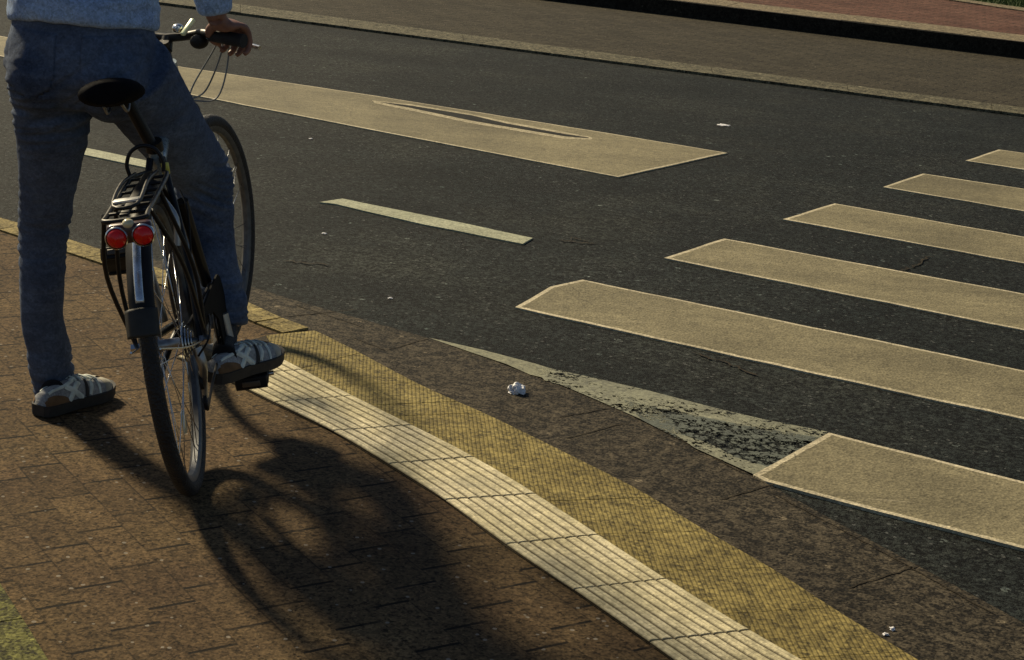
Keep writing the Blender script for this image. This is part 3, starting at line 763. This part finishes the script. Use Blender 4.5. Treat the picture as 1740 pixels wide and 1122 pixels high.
bm = bmesh.new(); disc(bm, (.050, .02, .245), .022, .008, 0, 18); disc(bm, (.050, .035, .19), .022, .008, 0, 18); mesh_obj('jockey_wheel', bm, M_blk, bike)
T('chain', [([(.050, .035, .168), (.052, .2, .185), (.055, .44, .196)], .0035, 4), ([(.045, 0, .385), (.05, .2, .375), (.055, .44, .364)], .0035, 4)], M_blkm, seg=6)
for s, zp in ((1, .11), (-1, .45)):
    T('crank', [([(s*.075, .44, .28), (s*.088, .44, zp)], [(.013, .009), (.010, .007)])], M_alu)
    T('pedal_axle', [([(s*.085, .44, zp), (s*.175, .44, zp)], .006)], M_chr)
    rx = Matrix.Rotation(radians(6 if s > 0 else -38), 3, 'X'); pcn = V((s*(.120 if s > 0 else .152), .44, zp))
    bm = bmesh.new(); box(bm, pcn, (.085, .085, .024), rx, .006)
    for q in (-1, 1): box(bm, pcn+rx @ V((0, q*.046, 0)), (.080, .010, .032), rx, .003)
    pd = mesh_obj('pedal', bm, M_blk, bike)
    bm = bmesh.new(); box(bm, pcn+rx @ V((0, -.053, 0)), (.045, .005, .014), rx, .002); mesh_obj('pedal_reflector', bm, simple('dim reflector', (.10, .08, .06), .4), pd)
T('kickstand', [([(-.035, .36, .27), (-.055, .28, .245), (-.06, .05, .225)], [.011, .009, .008], 4)], M_blkm)
T('rear_brake', [([(-.02, .10, .66), (-.045, .09, .61), (-.04, .08, .55)], .008, 4), ([(.02, .10, .66), (.045, .09, .61), (.04, .08, .55)], .008, 4)], M_alu)
for s in (-1, 1): T('axle_nut', [([(s*.064, 0, .345), (s*.09, 0, .345)], .012)], M_chr, seg=6)
T('shift_cable', [([(.02, .42, .30), (.075, .15, .36), (.09, -.04, .36), (.06, -.04, .32)], .0025, 6), ([(.03, .36, .62), (.05, .28, .58), (.045, .2, .45)], .0025, 5)], M_blk, seg=6)

# ------------------------------------------------------------ person
M_skin = Mat('skin', .5); M_skin.base(M_skin.ramp(M_skin.noise(30, 4), [(.3, (.22, .10, .065)), (.7, (.33, .16, .105))])); M_skin.bump(M_skin.noise(220, 3), .001, .6); M_skin = M_skin.m
lg_l = [(P(88, 118, 4.14), .098), (P(89, 200, 4.17), .088), (P(84, 285, 4.22), .074), (P(74, 390, 4.27), .0585), (P(71, 470, 4.27), .0555), (P(72, 540, 4.28), .0525), (P(84, 605, 4.30), .0545), (P(91, 648, 4.31), .051), (P(94, 671, 4.315), .049)]
lg_r = [(P(218, 118, 4.14), .103), (P(262, 185, 4.25), .096), (P(312, 255, 4.38), .084), (P(345, 310, 4.45), .068), (P(357, 385, 4.45), .058), (P(368, 455, 4.42), .057), (P(380, 520, 4.385), .056), (P(384, 556, 4.368), .052)]
pc = P(139, 100, 4.15)
pelvis = [(pc+V((0, .0, -.112)), (.10, .085)), (pc+V((0, 0, -.06)), (.168, .118)), (pc, (.178, .128)), (pc+V((0, .01, .06)), (.168, .122)), (pc+V((0, .02, .12)), (.160, .112)), (pc+V((0, .03, .16)), (.155, .105))]
spine = [pc+V((0, .02, .09)), pc+V((.005, .06, .2)), pc+V((.01, .12, .33)), pc+V((.02, .19, .45)), pc+V((.025, .235, .52))]
shR, shL = pc+V((.20, .20, .46)), pc+V((-.165, .20, .46))
hand_R, hand_L = gripc[1][2], gripc[-1][2]
wrR = hand_R+V((-.022, -.035, .052)); elR = P(338, -150, 4.43)
wrL = hand_L+V((0, -.05, .055)); elL = (shL+wrL)/2+V((-.07, -.06, -.03))
root = empty('person', (pc.x, pc.y, ZP))
tag(root, 'person in blue jeans and light blue shirt straddling the bicycle, seen from behind', 'person')
def W(o): o.parent = root; o.matrix_parent_inverse = Matrix.Translation(-root.location); return o
bm = bmesh.new()
for L in (lg_l, lg_r): tube(bm, [p for p, r in L], [r*.78 for p, r in L], 20, 3)
tube(bm, [p for p, r in pelvis], [(r[0]*.9, r[1]*.9) for p, r in pelvis], 24, 3, side=(1, 0, 0))
tube(bm, spine, [(.14, .10), (.138, .10), (.16, .11), (.15, .09), (.06, .06)], 24, 3, side=(1, 0, 0))
tube(bm, [spine[3], spine[4]+V((0, .03, .03)), spine[4]+V((.0, .07, .10))], [.06, .055, .055], 18, 3)
hc = spine[4]+V((0, .115, .17))
blob(bm, hc, (.075, .095, .115)); blob(bm, hc+V((0, .035, -.07)), (.052, .06, .055))
tube(bm, [hc+V((0, .085, .02)), hc+V((0, .115, -.02)), hc+V((0, .095, -.03))], [.010, .014, .012], 10, 2)     # nose
tube(bm, [hc+V((-.024, .088, -.055)), hc+V((0, .098, -.055)), hc+V((.024, .088, -.055))], [.005, .008, .005], 8, 2)    # mouth
for s in (-1, 1):
    blob(bm, hc+V((s*.076, .0, -.005)), (.010, .018, .030)); blob(bm, hc+V((s*.030, .083, .015)), (.013, .010, .009))
for sh, el, wr in ((shR, elR, wrR), (shL, elL, wrL)):
    tube(bm, [spine[3]+V((0, 0, .02)), sh, sh.lerp(el, .5), el, el.lerp(wr, .35), wr], [.07, .055, .046, .038, .037, .026], 18, 4)
def hand(bm, s, wr):
    g1_, g2_, gc = gripc[s]
    ax = (g2_-g1_).normalized()                      # outward along the bar
    upv = V((0, 0, 1)); upv = (upv-ax*upv.dot(ax)).normalized(); fwd = upv.cross(ax)*s
    if fwd.y < 0: fwd = -fwd
    Q = lambda x, y, z: gc+ax*x+fwd*y+upv*z
    # palm
    tube(bm, [wr, wr.lerp(Q(-.004, -.022, .034), .55), Q(-.002, -.020, .034), Q(0, .004, .036), Q(.0, .022, .030)], [(.026, .022), (.030, .020), (.040, .018), (.042, .014), (.040, .011)], 20, 3, side=tuple(ax))
    for j, x in enumerate((-.034, -.011, .012, .034)):
        k = (.95, 1.06, 1.0, .84)[j]; dx = (.001, .002, .004, .007)[j]; op = (.006, .002, .0, -.001)[j]
        tube(bm, [Q(x, .010, .034), Q(x+dx*.3, .034*k, .026), Q(x+dx, .046*k+op, -.002*k), Q(x+dx*1.3, (.038+op)*k, -.030*k), Q(x+dx*1.5, (.018+op)*k, -.042*k)], [.0105, .0100, .0094, .0086, .0074], 12, 3)
    tube(bm, [Q(-.030, -.018, .028), Q(-.046, -.014, .012), Q(-.048, .006, -.012), Q(-.040, .026, -.022)], [.014, .0120, .0105, .0085], 12, 3)
hand(bm, 1, wrR); hand(bm, -1, wrL)
body = W(mesh_obj('body', bm, M_skin)); baked(body, .0042, 3)
# hair
bm = bmesh.new(); blob(bm, hc+V((0, -.014, .022)), (.084, .098, .108), seg=32); blob(bm, hc+V((0, -.04, -.045)), (.068, .06, .07), seg=24)
hair = W(mesh_obj('hair', bm, simple('brown hair', (.05, .032, .02), .6, sc_=90))); baked(hair, .006, 4, lambda c, n: .004*noise.noise(V((c.x*120, c.y*120, c.z*18)))-(.05 if n.y > .55 and c.z < hc.z+.05 else 0))
# jeans
def gauss(d, w): return math.exp(-(d/w)**2)
kneeL, kneeR = lg_l[3][0], lg_r[3][0]
butt = pc+V((-.085, -.05, -.10))
def jean_fold(c, n):
    d = .0022*noise.noise(c*11)+.0018*noise.noise(c*32)
    q = V((c.x*5, c.y*5, c.z*46)); r1 = 1-abs(noise.noise(q))*2.4
    kl = gauss((c-kneeL).length, .13); d += .007*kl*r1
    sl_ = c.z+.55*(c.x-kneeR.x); r2 = 1-abs(noise.noise(V((c.x*4, c.y*4, sl_*52+5))))*2.4
    d += .027*gauss((c-kneeR-V((-.02, 0, 0))).length, .105)*r2
    bt = gauss((c-butt).length, .10); r3 = 1-abs(noise.noise(V((c.x*4+9, c.y*4, (c.z-.15*c.x)*58))))*2.4
    d += .016*bt*r3
    cr = gauss((c-(pc+V((.06, -.05, -.10)))).length, .13); r4 = 1-abs(noise.noise(V((c.x*4+3, c.y*4, (c.z-.7*c.x)*42))))*2.4
    d += .015*cr*r4
    for hem in (lg_l[-1][0], lg_r[-1][0]):
        h = gauss((c-hem-V((0, 0, .06))).length, .09); d += .009*h*(1-abs(noise.noise(V((c.x*6, c.y*6, c.z*40+3))))*2.4)
    return d*max(0, min(1, 1.3+n.z*1.6))
bm = bmesh.new()
for L in (lg_l, lg_r): tube(bm, [p for p, r in L], [r for p, r in L], 32, 5)
tube(bm, [p for p, r in pelvis], [r for p, r in pelvis], 32, 4, side=(1, 0, 0))
for s in (-1, 1): blob(bm, pc+V((s*.078+.004, -.040, -.035)), (.088, .095, .105))
jm = Mat('blue denim', .9, spec=.2)
fade = jm.ramp(jm.noise(5, 5, .65), [(.3, (.042, .060, .105)), (.75, (.150, .195, .285))])
_str = jm.noise(1, 4, .6, co=jm.mapping(0, (7, 7, 42)))
fade = jm.mix(jm.math('MULTIPLY_ADD', _str, 1.2, -.62, clamp=True), fade, (.24, .30, .42))
jm.base(mulcol(jm, fade, jm.math('MAXIMUM', jm.grit(.35, (260, 150, 100)), .3)))
jm.bump(jm.math('ADD', jm.noise(800, 2), jm.math('MULTIPLY', jm.noise(26, 5, .65), 3)), .0018, .8)
jeans = W(mesh_obj('jeans', bm, jm.m)); baked(jeans, .0065, 5, jean_fold)
# back pockets: thin raised patches that follow the seat
from mathutils.bvhtree import BVHTree
def patch(name, bvh, org, ex, ey, outline, out_dir, thick, mat, parent, res=14):
    """drape a flat outline (in ex,ey metres) on a surface along -out_dir"""
    bm = bmesh.new()
    xs = [p[0] for p in outline]; ysz = [p[1] for p in outline]
    def inside(x, y):
        c = False; n = len(outline)
        for i in range(n):
            (x1, y1), (x2, y2) = outline[i], outline[(i+1) % n]
            if (y1 > y) != (y2 > y) and x < (x2-x1)*(y-y1)/(y2-y1)+x1: c = not c
        return c
    vv = {}
    for i in range(res+1):
        for j in range(res+1):
            x = min(xs)+(max(xs)-min(xs))*i/res; y = min(ysz)+(max(ysz)-min(ysz))*j/res
            o = org+ex*x+ey*y+out_dir*.3
            h = bvh.ray_cast(o, -out_dir)
            if h[0]: vv[i, j] = (x, y, h[0]+out_dir*thick)
    made = {}
    def gv_(k):
        if k not in made: made[k] = bm.verts.new(vv[k][2])
        return made[k]
    for i in range(res):
        for j in range(res):
            ks = [(i, j), (i+1, j), (i+1, j+1), (i, j+1)]
            if all(k in vv for k in ks):
                cx_ = sum(vv[k][0] for k in ks)/4; cy_ = sum(vv[k][1] for k in ks)/4
                if inside(cx_, cy_): bm.faces.new([gv_(k) for k in ks])
    r = bmesh.ops.extrude_face_region(bm, geom=list(bm.faces))
    for e in r['geom']:
        if isinstance(e, bmesh.types.BMVert): e.co -= out_dir*(thick+.002)
    return W2(mesh_obj(name, bm, mat), parent)
def W2(o, parent):
    o.parent = parent; o.matrix_parent_inverse = Matrix.Translation(-root.location) if parent == root else Matrix.Identity(4); return o
bv = BVHTree.FromPolygons([v.co.copy() for v in jeans.data.vertices], [tuple(p.vertices) for p in jeans.data.polygons])
pk = [(-.062, .07), (.062, .07), (.058, -.055), (0, -.085), (-.058, -.055)]
for s in (-1, 1):
    patch('back_pocket', bv, pc+V((s*.092, -.3, .0)), V((1, 0, .04*s)), V((0, 0, 1)), pk, V((0, -1, 0)), .0028, jm.m, jeans, 20)
# shirt
def shirt_fold(c, n):
    r = 1-abs(noise.noise(V((c.x*5, c.y*5, (c.z+.1*c.x)*26))))*2
    return .004*noise.noise(c*9)+.0055*r*gauss(c.z-(pc.z+.11), .10)+.003*(1-abs(noise.noise(c*15))*2)
bm = bmesh.new()
hemz = [pc+V((.0, .012, .082)), pc+V((.0, .015, .10)), pc+V((0, .03, .15)), spine[1], spine[2], spine[3], spine[4]+V((0, 0, -.01))]
tube(bm, hemz, [(.170, .132), (.173, .135), (.170, .133), (.168, .128), (.185, .132), (.17, .11), (.068, .066)], 32, 4, side=(1, 0, 0))
cuffR = wrR.lerp(elR, .06); cuffL = wrL.lerp(elL, .06)
for sh, el, wr in ((shR, elR, cuffR), (shL, elL, cuffL)):
    tube(bm, [spine[3]+V((0, 0, .015)), sh, sh.lerp(el, .5), el, el.lerp(wr, .4), el.lerp(wr, .93), wr], [.085, .070, .060, .053, .050, .040, .036], 22, 4)
shirt = W(mesh_obj('shirt', bm, cloth('light blue shirt', (.24, .36, .62), (.46, .62, .84)))); baked(shirt, .006, 4, shirt_fold)
# shoes
def shoe(org, yaw, pitch, sole_z, nm, label=None):
    Mx = Matrix.Translation(org) @ Matrix.Rotation(-yaw, 4, 'Z') @ Matrix.Rotation(pitch, 4, 'X') @ Matrix.Diagonal((1, .86, 1.04, 1))
    L = .285; SL = Matrix.Diagonal((1, .90, 1.06, 1))
    sy = [0, .012, .04, .08, .12, .16, .20, .24, .27, .285]; sw = [.016, .028, .033, .034, .034, .040, .046, .045, .034, .012]
    sh = [.036, .056, .062, .066, .070, .067, .058, .050, .042, .026]; cxo = [0, 0, 0, 0, .001, .003, .004, .002, 0, 0]
    def sec(y, th, off=0):
        # superellipse half section
        import bisect
        i = max(1, min(len(sy)-1, bisect.bisect(sy, y))); t = (y-sy[i-1])/(sy[i]-sy[i-1]); t = max(0, min(1, t)); t = t*t*(3-2*t)
        w_ = sw[i-1]+(sw[i]-sw[i-1])*t; h_ = sh[i-1]+(sh[i]-sh[i-1])*t
        c, s = cos(th), sin(th)
        x = (abs(c)**.75)*(1 if c > 0 else -1)*(w_+off)*(1-.30*max(0, s)*(h_ > .055)); z = .018+(max(0, s)**.8)*(h_-.018+off)
        return V((x, y, z))
    bm = bmesh.new(); N, K_ = 26, 20; rows = []
    for i in range(N+1):
        y = L*(.5-.5*cos(pi*i/N)); y = max(.001, min(L-.001, y))
        rows.append([bm.verts.new(Mx @ sec(y, pi*k/K_)) for k in range(K_+1)])
    for a, b in zip(rows, rows[1:]):
        for k in range(K_): bm.faces.new((a[k], a[k+1], b[k+1], b[k]))
        bm.faces.new((a[0], b[0], b[K_], a[K_]))
    bm.faces.new(rows[0]); bm.faces.new(rows[-1][::-1])
    up_ = W(mesh_obj(nm, bm, M_shoe))
    # sole
    bm = bmesh.new(); outl = []
    for i in range(N+1):
        y = L*(.5-.5*cos(pi*i/N)); p = sec(max(.001, min(L-.001, y)), 0); outl.append((p.x+.004, y*1.02-.003))
    outl = outl+[(-x, y) for x, y in reversed(outl)]
    for (z0, z1, f) in ((-.0, .014, 1.0), (.014, .026, 1.03)):
        ring = []
        lo2 = [bm.verts.new(Mx @ V((x*f, y, z0+.012*max(0, (y-.2)/.085)**2))) for x, y in outl]; hi2 = [bm.verts.new(Mx @ V((x*f, y, z1+.010*max(0, (y-.2)/.085)**2))) for x, y in outl]
        n = len(outl)
        for i in range(n): bm.faces.new((lo2[i], lo2[(i+1) % n], hi2[(i+1) % n], hi2[i]))
        bm.faces.new(hi2); bm.faces.new(lo2[::-1])
    W2(autosmooth(mesh_obj('sole', bm, M_sole), 40), up_)
    def panel(name, mat, pts, off=.0022, n=8):
        """pts: polyline in (y, theta) with widths; ribbon laid on the upper"""
        for side in (1, -1):
            bm = bmesh.new(); row = []
            PP = catmull([list(p) for p in pts], 6)
            for i, (y, th, wd) in enumerate(PP):
                a = PP[max(0, i-1)]; b = PP[min(len(PP)-1, i+1)]
                dy, dt = b[0]-a[0], (b[1]-a[1])*.06; ll = math.hypot(dy, dt) or 1; ny, nt_ = -dt/ll, dy/ll
                l_ = []
                for k in (-1, -.33, .33, 1):
                    yy = min(L-.002, max(.001, y+ny*wd*k)); tt = min(pi/2, max(.0, th+nt_*wd*k/.06)); p = sec(yy, tt if side > 0 else pi-tt, off*(1 if abs(k) < 1 else .3))
                    l_.append(bm.verts.new(Mx @ p))
                row.append(l_)
            for a, b in zip(row, row[1:]):
                for k in range(3): bm.faces.new((a[k], a[k+1], b[k+1], b[k]))
            W2(mesh_obj(name, bm, mat), up_)
    panel('heel_panel', M_heel, [(.004, .35, .020), (.03, .35, .020), (.06, .25, .014), (.085, .12, .007)], .0030)
    panel('collar', M_pale, [(.02, 1.0, .007), (.045, 1.05, .008), (.08, 1.05, .009), (.115, 1.2, .010), (.125, 1.45, .012)], .0035)
    panel('side_stripe', M_pale, [(.085, .10, .008), (.11, .5, .009), (.135, .95, .010)], .0048)
    panel('cross_stripe', M_pale, [(.135, .10, .008), (.11, .5, .009), (.085, .95, .010)], .0062)
    panel('toe_cap', M_toe, [(.235, .05, .012), (.245, .6, .018), (.25, 1.2, .020), (.25, 1.5, .020)], .003)
    panel('stripe', M_pale, [(.165, .15, .005), (.178, .6, .006), (.185, 1.1, .006)], .004)
    panel('dark_panel', M_sole, [(.152, .10, .007), (.160, .6, .006), (.165, 1.15, .005)], .003)
    panel('stripe', M_pale, [(.20, .15, .004), (.207, .6, .005), (.21, 1.1, .005)], .004)
    bm = bmesh.new()
    for k in range(5):
        y = .128+.020*k; tube(bm, [Mx @ sec(y, pi*(.5+.17*q), .004) for q in (-1, -.5, 0, .5, 1)], .0030, 6, 3)
    W2(mesh_obj('lace', bm, M_pale), up_)
    return up_, Mx
M_shoe = cloth('grey mesh upper', (.24, .25, .28), (.42, .43, .42), 20)
M_sole = simple('dark sole', (.030, .027, .024), .7)
M_heel = simple('brown suede', (.17, .095, .042), .85)
M_pale = simple('pale leather', (.68, .74, .68), .6)
M_toe = simple('taupe suede', (.46, .43, .34), .85)
zl = ZP
oL = G(66, 706, zl); tL = G(184, 668, zl); yawL = math.atan2(tL.x-oL.x, tL.y-oL.y)
shL_, ML = shoe(V((oL.x, oL.y, zl)), yawL, 0, 0, 'left_shoe')
pR = BM @ V((.138, .44, .11))
fdir = V((sin(radians(31)), cos(radians(31)), 0))
oR = pR-fdir*.160; oR.z = pR.z+.014
shR_, MR = shoe(oR+V((-.014, 0, 0)), radians(31), radians(2), 0, 'right_shoe')
shL_.name = 'shoe'; shR_.name = 'shoe'
# socks
M_sock = cloth('black sock', (.006, .006, .007), (.012, .012, .013), 30)
for L, Mx in ((lg_l, ML), (lg_r, MR)):
    a = Mx @ V((0, .055, .05)); b = L[-1][0]; bm = bmesh.new()
    tube(bm, [a, a.lerp(b, .5), b, b+V((0, 0, .04))], [.031, .030, .031, .031], 20, 4); W(mesh_obj('sock', bm, M_sock))
# the ankles of the body reach the shoes: feet hidden inside them

# ------------------------------------------------------------ litter
M_paper = simple('white paper', (.88, .87, .88), .6, var=.03)
def scrap(px, py, r, z, name, label, cat, h=.6, seed=0, mat=None):
    bm = bmesh.new(); bmesh.ops.create_icosphere(bm, subdivisions=3, radius=1)
    c = G(px, py, z)
    for v in bm.verts:
        k = 1+.75*noise.noise(v.co*1.7+V((seed, 0, 0)))+.3*noise.noise(v.co*5+V((seed, 3, 0)))
        v.co = V((v.co.x*r*k, v.co.y*r*k*.8, max(-.3, v.co.z)*r*h*k+r*h*.3))
    o = mesh_obj(name, bm, mat or M_paper, smooth=False); o.location = c
    return tag(o, label, cat, None)
scrap(877, 667, .024, .005, 'paper_scrap', 'crumpled white paper scrap lying on the gutter', 'paper scrap', .8, 1)
pb = 'small litter bits'
scrap(1505, 1079, .0055, .005, 'pebble', 'left one of two white pebbles near the bottom right', 'pebble', .6, 2)['group'] = 'white pebbles'
scrap(1516, 1070, .006, .005, 'pebble', 'right one of two white pebbles near the bottom right', 'pebble', .6, 3)['group'] = 'white pebbles'
scrap(1229, 213, .030, .002, 'litter_fleck', 'flat whitish fleck on the far lane beyond the broad stripe tip', 'litter', .12, 4)['group'] = pb
scrap(551, 397, .008, .002, 'litter_fleck', 'small pale fleck below the thin lone dash', 'litter', .3, 5)['group'] = pb
scrap(528, 236, .009, .002, 'litter_fleck', 'small pale fleck below the broad stripe, right of the front wheel', 'litter', .25, 6)['group'] = pb
scrap(663, 507, .007, .002, 'litter_fleck', 'small pale fleck on asphalt left of the rounded crossing stripe', 'litter', .3, 7)['group'] = pb
